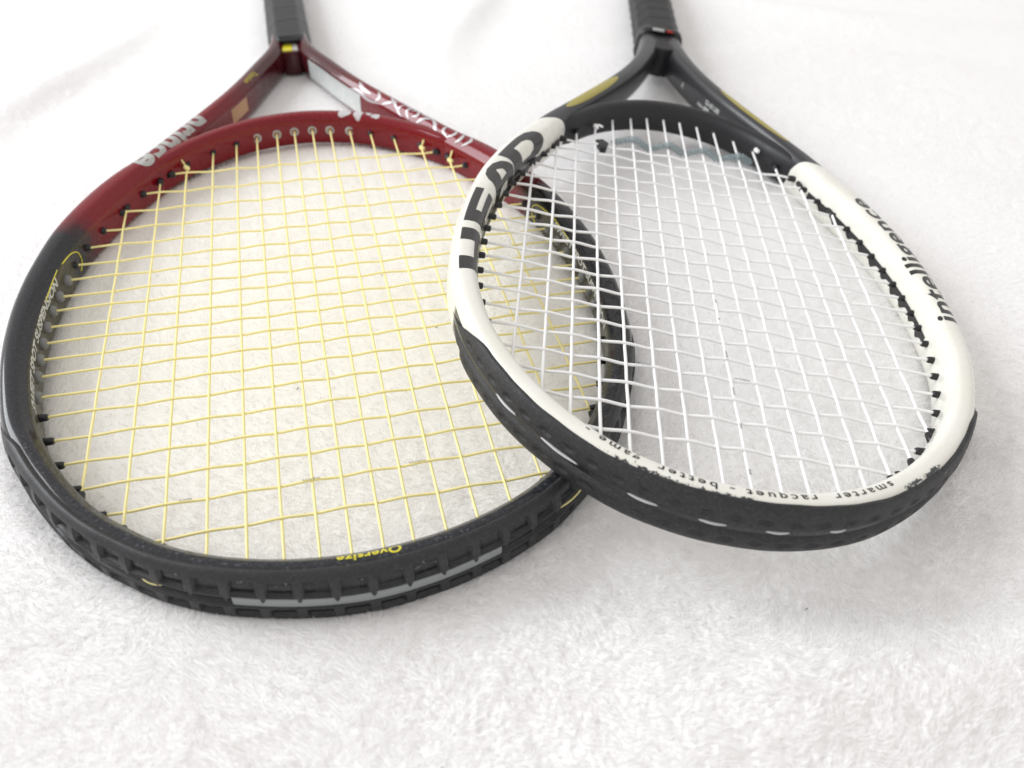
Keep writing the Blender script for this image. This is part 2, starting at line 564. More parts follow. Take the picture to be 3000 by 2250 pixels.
# ------------------------------------------------------------------ the blanket
_rim = np.array([(0, -165), (43, -158), (74, -144), (99, -124), (120, -96), (132, -64), (136, -20), (137, 14), (133, 52), (123, 88), (104, 124), (88, 152), (60, 172), (30, 188), (0, 192)]) / 1000
_rim = np.concatenate([_rim, _rim[-2:0:-1] * [-1, 1]])
_a = np.arctan2(_rim[:, 1], _rim[:, 0])
_o = np.argsort(_a)
PRESS_A = np.r_[_a[_o] - 2 * math.pi, _a[_o], _a[_o] + 2 * math.pi]
PRESS_R = np.tile(np.hypot(_rim[:, 0], _rim[:, 1])[_o], 3)
def blanket_h(x, y):
    h = 0.0010 * np.sin(7.3 * x + 3.1 * y + 0.7) + 0.0009 * np.sin(11.0 * y - 5.2 * x + 2.0)
    # soft creases
    def crease(px, py, dx, dy, wdt, amp, ln):
        l = math.hypot(dx, dy)
        dx, dy = dx / l, dy / l
        u = (x - px) * dx + (y - py) * dy
        v = -(x - px) * dy + (y - py) * dx
        v = v + 0.012 * np.sin(u * 17 + px * 40)
        return amp * np.exp(-(v / wdt) ** 2) * np.exp(-(u / ln) ** 2)
    h = h + crease(0.21, -0.235, 1.0, -0.18, 0.020, 0.010, 0.13) + crease(0.30, -0.19, 1.0, -0.35, 0.018, 0.007, 0.09) - crease(0.17, -0.20, 1.0, -0.1, 0.016, 0.005, 0.1)
    h = h + crease(0.00, -0.255, 1.0, 0.16, 0.022, 0.007, 0.12) + crease(-0.13, -0.23, 0.7, -0.7, 0.02, 0.006, 0.07)
    h = h + crease(-0.16, 0.33, 0.35, 1.0, 0.018, 0.007, 0.14)
    h = h + crease(-0.28, 0.22, 0.8, 0.6, 0.02, 0.006, 0.12)
    h = h + crease(0.16, 0.42, 0.3, 1.0, 0.02, 0.007, 0.12)
    h = h + crease(0.47, 0.38, 1.0, -0.35, 0.02, 0.006, 0.16)
    h = h + crease(0.44, 0.27, 1.0, -0.30, 0.02, 0.005, 0.16)
    h = h + crease(0.40, 0.06, 0.8, -0.6, 0.03, 0.005, 0.12)
    # pile pushed up beside the rims that press into it
    ph = np.arctan2(y, x)
    R0 = np.interp(ph, PRESS_A, PRESS_R)
    rho = np.hypot(x, y)
    h = h + 0.0016 * np.exp(-((np.abs(rho - R0) - 0.011) / 0.009) ** 2) - 0.0012 * np.exp(-((rho - R0) / 0.007) ** 2)
    hx = (x - 0.178) * 0.948 - (y + 0.045) * 0.3167
    hy = (x - 0.178) * 0.3167 + (y + 0.045) * 0.948
    dh = np.hypot(hx / 0.118, (hy - 0.01) / 0.155) - 1
    h = h + 0.0014 * np.exp(-((np.abs(dh) - 0.09) / 0.08) ** 2) * smoothstep(hx, 0.05, 0.11)
    h = h + crease(0.0, 0.62, 1.0, 0.1, 0.05, 0.012, 0.5)
    return h - 0.0040

def value_noise(x, y, scale, seed):
    T = np.random.default_rng(seed).random((257, 257))
    u, v = x * scale + 100.3, y * scale + 57.7
    i, j = np.floor(u).astype(int), np.floor(v).astype(int)
    fu, fv = u - i, v - j
    fu, fv = fu * fu * (3 - 2 * fu), fv * fv * (3 - 2 * fv)
    i0, i1, j0, j1 = i % 257, (i + 1) % 257, j % 257, (j + 1) % 257
    return (T[i0, j0] * (1 - fu) + T[i1, j0] * fu) * (1 - fv) + (T[i0, j1] * (1 - fu) + T[i1, j1] * fu) * fv

def tuft_h(x, y):
    """height of the pile: little locks, combed this way and that, flatter in some places"""
    wx = x + 0.0040 * (value_noise(x, y, 90, 21) - 0.5) + 0.0012 * (value_noise(x, y, 330, 22) - 0.5)
    wy = y + 0.0040 * (value_noise(x, y, 90, 23) - 0.5) + 0.0012 * (value_noise(x, y, 330, 24) - 0.5)
    def locks(ang, along, across, seed):
        c, s_ = math.cos(ang), math.sin(ang)
        u, v = wx * c + wy * s_, -wx * s_ + wy * c
        n = value_noise(u * along, v * across, 1.0, seed)
        n2 = value_noise(u * along * 2.1, v * across * 1.9, 1.0, seed + 1)
        return 0.65 * n + 0.35 * n2
    m1 = smoothstep(value_noise(x, y, 13, 31), 0.35, 0.65)
    m2 = smoothstep(value_noise(x, y, 17, 32), 0.35, 0.65)
    a = locks(0.5, 440, 860, 41) * m1 + locks(1.9, 470, 820, 43) * (1 - m1)
    b = locks(2.6, 420, 800, 45) * m2 + locks(1.2, 540, 740, 47) * (1 - m2)
    h = 0.55 * a + 0.45 * b
    tall = 0.22 + (0.40 + 0.75 * smoothstep(-y, 0.12, 0.24)) * smoothstep(value_noise(x, y, 8, 33) * 0.7 + value_noise(x, y, 27, 34) * 0.3, 0.35, 0.72)
    return (h - 0.5) * 0.0013 * tall + 0.0007 * (value_noise(x, y, 130, 35) - 0.5) * tall

def big_mesh(name, X, Y, Z):
    n, mm = X.shape
    me = bpy.data.meshes.new(name)
    V = np.stack([X, Y, Z], -1).astype(np.float32).reshape(-1)
    i = np.arange((n - 1) * mm).reshape(n - 1, mm)[:, :-1].ravel()
    Q = np.stack([i, i + 1, i + 1 + mm, i + mm], 1).astype(np.int32)
    me.vertices.add(n * mm)
    me.vertices.foreach_set("co", V)
    me.loops.add(Q.size)
    me.loops.foreach_set("vertex_index", Q.ravel())
    me.polygons.add(len(Q))
    me.polygons.foreach_set("loop_start", np.arange(0, Q.size, 4, dtype=np.int32))
    me.polygons.foreach_set("use_smooth", np.ones(len(Q), dtype=bool))
    me.update(calc_edges=True)
    return me

PILE = 0.0042
gx = np.linspace(-1.8, 2.0, 120)
gy = np.linspace(-1.3, 2.2, 110)
YY, XX = np.meshgrid(gy, gx, indexing='ij')
inside = (YY > -0.32) & (YY < 0.58) & (XX > -0.26 - 0.5 * (YY + 0.36)) & (XX < 0.30 + 0.6 * (YY + 0.36))
ZZ = blanket_h(XX, YY) + PILE - np.where(inside, 0.008, 0.0008)
bl = link("blanket", big_mesh("blanket", XX, YY, ZZ), M['backing'])
bl["kind"] = "structure"
bl["label"] = "white plush fleece blanket spread under both rackets"

# the napped face of the blanket, finest towards the camera
NR, NC = 1080, 1240
v = np.linspace(0, 1, NR)
rows_y = -0.36 + 1.0 * (0.52 * v + 0.48 * v ** 2.2)
cu = np.linspace(0, 1, NC)
FY = np.repeat(rows_y[:, None], NC, 1)
FX = (-0.30 - 0.52 * (FY + 0.36)) + cu[None] * (0.64 + 1.14 * (FY + 0.36))
FZ = blanket_h(FX, FY) + PILE + tuft_h(FX, FY)
fl = link("fleece_pile", big_mesh("fleece_pile", FX, FY, FZ), M['fleece'], bl)
fl["kind"] = "stuff"

def fuzz():
    """sparse loose fibres standing out of the nap"""
    def spots(sp, y0, y1):
        X, Y = np.meshgrid(np.arange(-0.75, 0.95, sp), np.arange(y0, y1, sp))
        X = X.ravel() + rng.uniform(-0.6, 0.6, X.size) * sp
        Y = Y.ravel() + rng.uniform(-0.6, 0.6, Y.size) * sp
        keep = (X > -0.28 - 0.52 * (Y + 0.36)) & (X < 0.32 + 0.60 * (Y + 0.36))
        return X[keep], Y[keep]
    A = [spots(0.00082, -0.32, -0.04), spots(0.0017, -0.04, 0.50)]
    x = np.concatenate([a[0] for a in A])
    y = np.concatenate([a[1] for a in A])
    dens = np.where(y < -0.04, 1.0 - 0.76 * smoothstep(y, -0.19, -0.06), 1.0 - 0.9 * smoothstep(y, 0.15, 0.48))
    k_ = rng.random(len(x)) < dens
    x, y = x[k_], y[k_]
    n = len(x)
    z = blanket_h(x, y) + PILE + tuft_h(x, y) - 0.0003
    la = 6.283 * (0.8 * value_noise(x, y, 9, 1)) - 1.9 + 2.2 * (value_noise(x, y, 60, 2) - 0.5) + 2.5 * (value_noise(x, y, 260, 6) - 0.5) + rng.normal(0, 0.3, n)
    le = np.clip(0.65 + 0.6 * value_noise(x, y, 40, 8) + rng.normal(0, 0.2, n), 0.2, 1.4)
    ln = 0.0027 * rng.uniform(0.5, 1.2, n) * (0.7 + 0.6 * value_noise(x, y, 11, 7))
    P0 = np.stack([x, y, z], 1)
    D = np.stack([np.cos(la) * np.sin(le), np.sin(la) * np.sin(le), np.cos(le)], 1)
    P1 = P0 + D * (ln * 0.5)[:, None] + np.stack([np.zeros(n), np.zeros(n), ln * 0.12], 1)
    P2 = P0 + D * ln[:, None]
    PTS = np.stack([P0, P1, P2], 1)
    hc = bpy.data.hair_curves.new("fleece_fuzz")
    hc.add_curves([3] * n)
    hc.attributes["position"].data.foreach_set("vector", PTS.astype(np.float32).ravel())
    ra = hc.attributes.get("radius") or hc.attributes.new("radius", 'FLOAT', 'POINT')
    ra.data.foreach_set("value", np.tile(np.array([0.00010, 0.00008, 0.00003], dtype=np.float32), n))
    hc.materials.append(M['fibre'])
    o = bpy.data.objects.new("fleece_fuzz", hc)
    COL.objects.link(o)
    o.parent = bl
    o["kind"] = "stuff"
    return n
N_FIBRES = fuzz()

# ------------------------------------------------------------------ rackets: shared parts
def half_contour(pts):
    """right half of the inner rim (tip -> throat) -> closed dense contour functions"""
    P = np.array(pts, float) / 1000
    full = np.concatenate([P, (P * [-1, 1])[-2:0:-1]])
    C = catmull(full, 20, closed=True)
    return C

class Hoop:
    def __init__(self, pts):
        self.C = half_contour(pts)
        C = self.C
        r = C[C[:, 0] >= -1e-6]
        k = np.argmax(r[:, 0])
        self.right = r[np.argsort(r[:, 1])]
    def x_at(self, y):
        return float(np.interp(y, self.right[:, 1], self.right[:, 0]))
    def y_top(self, x):
        R = self.right[self.right[:, 1] > 0]
        o = np.argsort(R[:, 0])
        return float(np.interp(abs(x), R[o, 0], R[o, 1]))
    def y_bot(self, x):
        R = self.right[self.right[:, 1] < 0]
        o = np.argsort(R[:, 0])
        return float(np.interp(abs(x), R[o, 0], R[o, 1]))

def weave(t0, t1, knots, signs, amp):
    ts, zs = [t0], [0.0]
    for k_, s in sorted(zip(knots, signs)):
        if t0 + 0.002 < k_ < t1 - 0.002:
            ts.append(k_)
            zs.append(s * amp)
    ts.append(t1)
    zs.append(0.0)
    T, Z = [], []
    for a, b, za, zb in zip(ts[:-1], ts[1:], zs[:-1], zs[1:]):
        for u in (0, .2, .4, .6, .8):
            w = u * u * (3 - 2 * u)
            T.append(a + (b - a) * u)
            Z.append(za + (zb - za) * w)
    T.append(ts[-1])
    Z.append(zs[-1])
    return np.array(T), np.array(Z)

def string_bed(root, hoop, mains, crosses, rad, material, main_top=None, phase=0):
    bed = bpy.data.objects.new("string_bed", None)
    COL.objects.link(bed)
    bed.parent = root
    xs = sorted(mains)
    ys = sorted(crosses, reverse=True)
    for i, x in enumerate(xs):
        T, Z = weave(hoop.y_bot(x) - 0.003, hoop.y_top(x) + 0.003, ys, [-1 if (i + j + phase) % 2 == 0 else 1 for j in range(len(ys))], rad * 0.38)
        V, F = tube_along(np.stack([np.full_like(T, x), T, Z], 1), rad)
        link("main_string", make_mesh("main_string", V, F), material, bed)
    for j, y in enumerate(ys):
        X = hoop.x_at(y) + 0.003
        T, Z = weave(-X, X, xs, [1 if (i + j + phase) % 2 == 0 else -1 for i in range(len(xs))], rad * 0.72)
        wav = 0.00008 * np.sin(T * 37 + j * 2.1)
        V, F = tube_along(np.stack([T, y + wav, Z], 1), rad)
        link("cross_string", make_mesh("cross_string", V, F), material, bed)
    return bed

def beam_guard(name, tube, s0, s1, qtop, qbot, disp, material, parent, ds=0.00042, nq=84, taper=0.03):
    """strip wrapped over the outside of the beam with its own relief"""
    S = np.linspace(s0, s1, int((s1 - s0) / ds))
    QT, QB = qtop(S), qbot(S)
    j = np.linspace(0, 1, nq)
    SS = np.repeat(S[:, None], nq, 1)
    QQ = QT[:, None] + (QB - QT)[:, None] * j[None]
    base = tube.surf(SS.ravel(), QQ.ravel(), 0.0)
    zz = base[:, 2].reshape(SS.shape)
    D = disp(SS, QQ, zz)
    edge = np.minimum(smoothstep(j, 0, 0.05), 1 - smoothstep(j, 0.95, 1.0))[None] * np.minimum(smoothstep(S, s0, s0 + 0.004), 1 - smoothstep(S, s1 - 0.004, s1))[:, None]
    D = D * np.minimum(smoothstep(S, s0 - 0.002, s0 + taper), 1 - smoothstep(S, s1 - taper, s1 + 0.002))[:, None]
    D = D * edge - 0.0006 * (1 - edge)
    P = tube.surf(SS.ravel(), QQ.ravel(), D.ravel())
    uv = np.stack([SS, QQ], -1).reshape(-1, 2)
    return link(name, make_mesh(name, P, grid_faces(len(S), nq, flip=True), uv), material, parent)

def grip(root, y0, y1, hw, hz, material, pitch, ridge, collar=True, slant=0.0):
    """eight-sided handle with a wound overgrip, flared at the butt"""
    ys = np.linspace(y0, y1, 190)
    base = [(-0.52, 1.0), (0.52, 1.0), (1.0, 0.48), (1.0, -0.48), (0.52, -1.0), (-0.52, -1.0), (-1.0, -0.48), (-1.0, 0.48)]
    sec = catmull(np.array([((1 - t) * np.array(base[k]) + t * np.array(base[(k + 1) % 8])) for k in range(8) for t in (0.08, 0.5, 0.92)]), 3, closed=True)
    K = len(sec)
    V = np.empty((len(ys), K, 3))
    ph = np.arctan2(sec[:, 1], sec[:, 0]) / (2 * math.pi)
    for i, y in enumerate(ys):
        f = 1.0 + 0.16 * smoothstep(y, y1 - 0.03, y1 - 0.004) - 0.10 * (1 - smoothstep(y, y0, y0 + 0.006))
        w = ((y - y0) / pitch + ph) % 1.0
        d = ridge * (np.exp(-((w - 0.5) / 0.05) ** 2) - 0.3)
        V[i, :, 0] = sec[:, 0] * (hw * f + d)
        V[i, :, 2] = sec[:, 1] * (hz * f + d)
        V[i, :, 1] = y + slant * sec[:, 1] * (1 - smoothstep(y, y0, y0 + 0.05))
    F = grid_faces(len(ys), K, wrap=True, flip=True)
    F.append(tuple(range(K)))
    F.append(tuple((len(ys) - 1) * K + (K - 1 - k) for k in range(K)))
    return link("grip", make_mesh("grip", V.reshape(-1, 3), F), material, root)

def place_grommet(name, me, root, pos, direction, material=None):
    o = bpy.data.objects.new(name, me)
    COL.objects.link(o)
    o.parent = root
    o.location = pos
    o.rotation_euler = (0, 0, math.atan2(direction[1], direction[0]))
    return o

def rounded_block(name, pts, z0, z1, bev, material, parent):
    """prism over a 2-D outline with softened edges"""
    bm = bmesh.new()
    lo = [bm.verts.new((x, y, z0)) for x, y in pts]
    hi = [bm.verts.new((x, y, z1)) for x, y in pts]
    bm.faces.new(list(reversed(lo)))
    bm.faces.new(hi)
    n = len(pts)
    for k in range(n):
        bm.faces.new((lo[k], lo[(k + 1) % n], hi[(k + 1) % n], hi[k]))
    bmesh.ops.recalc_face_normals(bm, faces=bm.faces[:])
    bmesh.ops.bevel(bm, geom=bm.edges[:], offset=bev, segments=3, affect='EDGES', profile=0.5)
    me = bpy.data.meshes.new(name)
    bm.to_mesh(me)
    bm.free()
    me.polygons.foreach_set("use_smooth", [True] * len(me.polygons))
    return link(name, me, material, parent)

def u_path(right):
    """right-hand outline from the tip to the handle -> left handle .. tip .. right handle"""
    P = np.array(right, float) / 1000
    full = np.concatenate([(P * [-1, 1])[::-1], P[1:]])
    return catmull(full, 16)

def bridge_path(hoop, y_from, w):
    C = hoop.C
    top = C[C[:, 1] > y_from]
    o = np.argsort(top[:, 0])
    top = top[o]
    # keep only the arch (one y for each x near the ends is fine: it is a simple arch)
    t = np.gradient(top, axis=0)
    t /= np.linalg.norm(t, axis=1)[:, None]
    n = np.stack([-t[:, 1], t[:, 0]], 1)
    return (top + n * w)[::-1]   # right -> left so that outward is towards the handle

# ================================================================== racket one: red and black, flat on the blanket
ZS = 0.0125
P_ = empty("tennis_racket", (0, 0, ZS))
P_["label"] = "red and black tennis racket with yellow strings lying flat under the white one"
P_["category"] = "racket"
P_["group"] = "tennis rackets laid on the blanket"

hoopP = Hoop([(0, -158.4), (15, -157.7), (30, -155.6), (56.6, -147), (72, -138), (86, -126.6), (97, -114.6), (106.5, -100.5), (114.7, -86), (120.4, -71),
              (124.4, -57.3), (127.5, -44), (129.2, -31), (130.2, -19), (130.5, -7), (130.5, 5), (129.7, 17.5), (128.1, 29),
              (126.2, 42), (123.8, 56), (119.6, 70.5), (113.4, 86), (105, 103.4), (94.8, 122), (86.2, 133.5), (72.5, 152),
              (57, 165.5), (42.7, 174.5), (29.5, 180.8), (17, 184), (0, 186)])
outP = [(0, -172.4), (23, -170), (43, -165), (59, -159), (74, -151), (88, -140), (99, -130), (109, -118), (120, -101), (127, -88), (134, -72),
        (139, -48), (142.5, -23), (143.6, 0), (143.4, 14), (141.8, 34), (139, 52), (135, 72), (128.5, 92), (118.5, 115), (109, 131),
        (97, 146.5), (84, 167), (65, 200), (50, 228), (40, 250), (28, 280), (19, 302), (15, 320), (14, 345)]
def to_contour(O, hoop):
    """distance from the outer outline to the inner contour"""
    return np.array([np.min(np.hypot(hoop.C[:, 0] - x, hoop.C[:, 1] - y)) for x, y in O])
def wP(O):
    y = O[:, 1]
    arm = 0.0116 + 0.0034 * smoothstep(y, 0.318, 0.340)
    k_ = smoothstep(y, 0.128, 0.168)
    return np.minimum(to_contour(O, hoopP), 0.022) * (1 - k_) + arm * k_
def hP(y):
    return 0.0123 - 0.0013 * smoothstep(y, 0.20, 0.30) - 0.0006 * (1 - smoothstep(y, -0.16, -0.1))
outP = [((x, y) if y > -55 else (x * (1 - 0.0058 * min(1, (-55 - y) / 30)), y * (1 - 0.0058 * min(1, (-55 - y) / 30)))) for x, y in outP]
tubeP = Tube(u_path(outP), wP, hP, n_in=3.6, n_out=3.2, n_low=5.0, chamfer=[(0, 1), (-0.34, 0.97), (-0.95, 0.66), (-1, 0.55), (-1, 0)])
link("frame", tubeP.mesh("frame"), M['red'], P_)
brP = Tube(bridge_path(hoopP, 0.112, 0.0115), lambda O: 0.003 + 0.0085 * smoothstep(O[:, 1], 0.122, 0.150), lambda y: 0.006 + 0.0044 * smoothstep(y, 0.122, 0.150), n_in=3.4, n_out=2.6)
link("throat_bridge", brP.mesh("throat_bridge"), M['red'], P_)
rounded_block("throat_block", [(-0.0065, 0.345), (-0.0065, 0.303), (0.0, 0.3015), (0.0065, 0.303), (0.0065, 0.345)], -0.0100, 0.0070, 0.0009, M['red'], P_)
grip(P_, 0.326, 0.512, 0.0163, 0.0130, M['grip_a'], 0.026, 0.00022, slant=-0.013)

mainsP = [s * v / 1000 for v in (5.8, 17.1, 29.7, 42.5, 56.6, 71.8, 86.3, 103.0) for s in (-1, 1)]
crossP = [v / 1000 for v in (142.4, 121.8, 103.4, 86.1, 70.5, 55.3, 42.2, 28.8, 17.5, 5.0, -7.0, -18.6, -30.5, -43.9, -57.2, -71.8, -86.4, -100.7, -115.7, -132.0)]
string_bed(P_, hoopP, mainsP, crossP, 0.00060, M['yellow_string'])

# bumper guard with two rows of little windows and a groove
def dispP(S, Q, Z):
    d = np.full(S.shape, 0.0019)
    c = np.abs(((S / 0.0126) % 1.0) - 0.5) * 0.0126
    inside = 1 - smoothstep(c, 0.0043, 0.0047)
    inside = inside * (1 - smoothstep(np.abs(S), 0.165, 0.168))
    up = box_window(Z, 0.0036, 0.0094, 0.00016) * inside
    c2 = np.abs((((S + 0.0063) / 0.0126) % 1.0) - 0.5) * 0.0126
    ins2 = (1 - smoothstep(c, 0.0040, 0.0046)) * (1 - smoothstep(np.abs(S), 0.165, 0.168))
    lo = box_window(Z, -0.0086, -0.0040, 0.00016) * ins2
    gr = box_window(Z, -0.0028, 0.0024, 0.00016) * (1 - smoothstep(np.abs(S), 0.172, 0.178))
    tooth = (1 - smoothstep(np.abs(c2 - 0.0), 0.0007, 0.0013)) * smoothstep(Z, -0.0008 + 1.6 * c2, -0.0003 + 1.6 * c2)
    gr = gr * (1 - tooth * 0.9)
    d = d - 0.0019 * up - 0.0020 * lo - 0.0018 * gr
    # slight swelling above and below the groove, worn waviness
    d = d + 0.00012 * np.sin(S * 210 + 1.0) * np.sin(S * 77)
    return d
sLP, sRP = tubeP.s_at(-0.060, 'L'), tubeP.s_at(-0.060, 'R')
qtP = lambda S: 0.0012 + 0.0060 * (1 - smoothstep(np.abs(np.abs(S) - abs(sLP)), 0, 0.03))
qbP = lambda S: np.full_like(S, 0.0310) - 0.004 * (1 - smoothstep(np.abs(np.abs(S) - abs(sLP)), 0, 0.03))
beam_guard("bumper_guard", tubeP, sLP, sRP, qtP, qbP, dispP, M['bumper_red'], P_)

def on_wall(tube, s, z, off):
    """points on the outer wall at height z"""
    out = []
    s = np.atleast_1d(s)
    z = np.broadcast_to(z, s.shape)
    off = np.broadcast_to(off, s.shape)
    for a, b, o in zip(s, z, off):
        i = int(np.clip(round((a - tube.s[0]) / (tube.s[1] - tube.s[0])), 0, len(tube.s) - 1))
        zz, qq = tube.z[i][24:], tube.q[i][24:]
        q = np.interp(-b, -zz, qq)
        out.append(tube.surf([a], [q], [o])[0])
    return np.array(out)

# pale grey insert along the groove at the tip
Sg = np.linspace(-0.0485, 0.0485, 80)
rows = np.linspace(0.0023, -0.0027, 5)
Vg = np.stack([on_wall(tubeP, Sg, r, 0.0011 + 0.0003 * math.cos((r + 0.0002) / 0.0025 * 1.2)) for r in rows], 1)
link("groove_insert", make_mesh("groove_insert", Vg.reshape(-1, 3), grid_faces(len(Sg), 5, flip=True)), M['grey_strip'], P_)
for sc, ln, zc in ((0.087, 0.011, 0.0004), (-0.078, 0.006, 0.0012), (0.112, 0.008, 0.0004)):
    u = np.linspace(-1, 1, 15)
    P3 = on_wall(tubeP, sc + ln * u, zc, 0.0018 - 0.0020 * np.abs(u) ** 2.2)
    V, F = tube_along(P3, 0.00026 if sc < 0 else 0.00045, 7)
    link("string_loop", make_mesh("string_loop", V, F), M['yellow_string'], P_)

# grommets
gm_black = barrel_mesh("grommet_small", [(-0.003, 0.0019), (-0.0003, 0.0019), (0.0010, 0.0018), (0.0016, 0.0015), (0.0017, 0.0009)])
gm_black.materials.append(M['black_plastic'])
gm_long = barrel_mesh("grommet_long", [(-0.003, 0.0017), (0.0, 0.0017), (0.0026, 0.00155), (0.0032, 0.0013), (0.0033, 0.0008)])
gm_long.materials.append(M['black_plastic'])
gm_grey = barrel_mesh("grommet_swivel", [(-0.003, 0.0029), (0.0004, 0.0029), (0.0014, 0.0026), (0.0022, 0.0018), (0.0022, 0.0011), (0.0012, 0.0009)])
gm_grey.materials.append(M['grey_plastic'])
gm_ring = barrel_mesh("grommet_ring", [(-0.002, 0.0030), (0.0002, 0.0030), (0.0007, 0.0026), (0.0007, 0.0017), (-0.0008, 0.0013)])
gm_ring.materials.append(M['pale_ring'])
for j, y in enumerate(crossP):
    me = gm_grey if 6 <= j <= 13 else (gm_black if j < 6 else gm_long)
    X = hoopP.x_at(y)
    for s in (-1, 1):
        place_grommet("grommet", me, P_, (s * (X - 0.0002), y, 0.0), (-s, 0))
for x in mainsP:
    me = gm_ring if abs(x) < 0.035 else gm_black
    place_grommet("grommet", me, P_, (x, hoopP.y_top(x) - 0.0001, 0.0), (0, -1))
    place_grommet("grommet", gm_long, P_, (x, hoopP.y_bot(x) + 0.0002, 0.0), (0, 1))

def knot(root, pos, material, r=0.0016):
    bm = bmesh.new()
    for k in range(3):
        a = k * 2.1
        bmesh.ops.create_icosphere(bm, subdivisions=2, radius=r * (1 - 0.12 * k),
                                   matrix=Matrix.Translation((0.0006 * math.cos(a), 0.0009 * k - 0.0009, 0.0006 * math.sin(a))) @ Matrix.Diagonal((1, 1.15, 0.9, 1)))
    me = bpy.data.meshes.new("knot")
    bm.to_mesh(me)
    bm.free()
    me.polygons.foreach_set("use_smooth", [True] * len(me.polygons))
    o = link("knot", me, material, root)
    o.location = pos
    return o

def tail(root, a, b, rad, material):
    V, F = tube_along(np.array([a, (np.array(a) + np.array(b)) / 2 + np.array([0, 0, 0.0006]), b]), rad, 7)
    return link("string_tail", make_mesh("string_tail", V, F), material, root)

for x, s in ((-0.0718, 1), (0.0718, -1), (0.0863, -1)):
    yk = hoopP.y_top(x) - 0.0055
    knot(P_, (x, yk, 0.0010), M['yellow_string'])
    tail(P_, (x, yk, 0.0015), (x - s * 0.0035, yk + 0.0062, 0.0052), 0.00064, M['yellow_string'])

# prints and stickers
s0 = tubeP.s_at(0.193, 'L')
VF = flat_mesh(text="prince", size=0.0215, offset=0.00080, spacing=1.02, xs=1.0)
VF[0][:, 0] *= 0.066 / VF[0][:, 0].max()
wrap_print("maker_name", tubeP, VF, s0, 0.0050, +1, M['print_silver'], P_)
VF = flat_mesh(text="Titanium", size=0.0054)
wrap_print("small_print", tubeP, VF, tubeP.s_at(0.262, 'L'), -0.0012, +1, M['print_yellow'], P_)
VF = flat_mesh(text="Oversize", size=0.0052, offset=0.00012, spacing=1.08)
VF[0][:, 0] *= 0.0245 / VF[0][:, 0].max()
wrap_print("size_print", tubeP, VF, 0.0125, -0.0034, -1, M['print_yellow'], P_)
VF = flat_mesh(text="SWEET SPOT SUSPENSION", size=0.0056, shear=0.25, offset=0.00022)
VF[0][:, 0] *= 0.098 / VF[0][:, 0].max()
wrap_print("panel_print", tubeP, VF, tubeP.s_at(-0.060, 'L'), -0.0121, -1, M['print_pale'], P_)
VF2 = (VF[0].copy(), VF[1])
wrap_print("panel_print", tubeP, VF2, tubeP.s_at(0.038, 'R'), -0.0121, -1, M['print_pale'], P_)
# yellow outline round the end of the panel, both sides
for side in ('L', 'R'):
    sg = 1 if side == 'L' else -1
    sA, sB, sC = (tubeP.s_at(v, side) for v in (0.060, 0.046, 0.016))
    arc = catmull(np.array([(sA - sg * 0.000, -0.0225), (sA - sg * 0.004, -0.0190), (sA - sg * 0.0035, -0.0135), (sA + sg * 0.002, -0.0100), (sB, -0.0082)]), 7)
    V, F = tube_along(tubeP.surf(arc[:, 0], arc[:, 1], 0.0001), 0.00038, 6)
    link("trim_line", make_mesh("trim_line", V, F), M['print_yellow'], P_)
    S1 = np.linspace(sB + sg * 0.006, sC, 14)
    V, F = tube_along(tubeP.surf(S1, np.linspace(-0.0076, -0.0088, 14), 0.0001), 0.0003, 6)
    link("trim_line", make_mesh("trim_line", V, F), M['print_yellow'], P_)

# brush-script strokes and the small word on the other shoulder
def strokes(rows):
    out = []
    for pts, w in rows:
        C = catmull(np.array(pts, float), 6)
        t = np.gradient(C, axis=0)
        t /= np.linalg.norm(t, axis=1)[:, None] + 1e-9
        n = np.stack([-t[:, 1], t[:, 0]], 1)
        f = np.sin(np.linspace(0.25, math.pi - 0.15, len(C)))[:, None] * w / 2
        out.append(np.concatenate([C + n * f, (C - n * f)[::-1]]))
    return out
rows = [
    ([(0, 2), (6, 3), (16, 1.2), (27, 2.6)], 2.6), ([(3, 9), (9, 6), (17, 5.5)], 3.2), ([(20, 10), (24, 6), (22, 3)], 2.4),
    ([(28, 3.0), (33, 7), (37, 11)], 2.2), ([(30, 11), (36, 8), (43, 3)], 2.0), ([(42, 10), (41, 5), (46, 2)], 1.9),
    ([(48, 12), (47, 7), (51, 3)], 2.0), ([(52, 12.5), (55, 8), (52, 5)], 2.0), ([(57, 3), (60, 8), (66, 12)], 2.2),
    ([(62, 12), (68, 9), (73, 3), (79, 1)], 2.6), ([(75, 12), (76, 7), (81, 4)], 2.0), ([(82, 12.5), (83, 8), (80, 4)], 1.9),
    ([(87, 12), (88, 7), (86, 3)], 2.2), ([(92, 12.5), (94, 8), (91, 3)], 2.3),
]
for k_, (pts, w) in enumerate(rows):
    poly = strokes([(pts, w * 0.9)])
    VFs = flat_mesh(polys=[[(x / 1000, y / 1000) for x, y in poly[0]]], size=1.0)
    V2, F2 = VFs
    Pp = tubeP.surf(tubeP.s_at(0.232, 'R') - 1.25 * V2[:, 0], -0.0095 + V2[:, 1], 0.00012 + 0.00001 * k_)
    link("brush_stroke", make_mesh("brush_stroke", Pp, F2), M['print_white'], P_)
VF = flat_mesh(text="morph beam", size=0.0062, shear=0.2, offset=0.00008)
wrap_print("small_print", tubeP, VF, tubeP.s_at(0.186, 'R'), 0.0005, -1, M['print_white'], P_, off=0.00035)
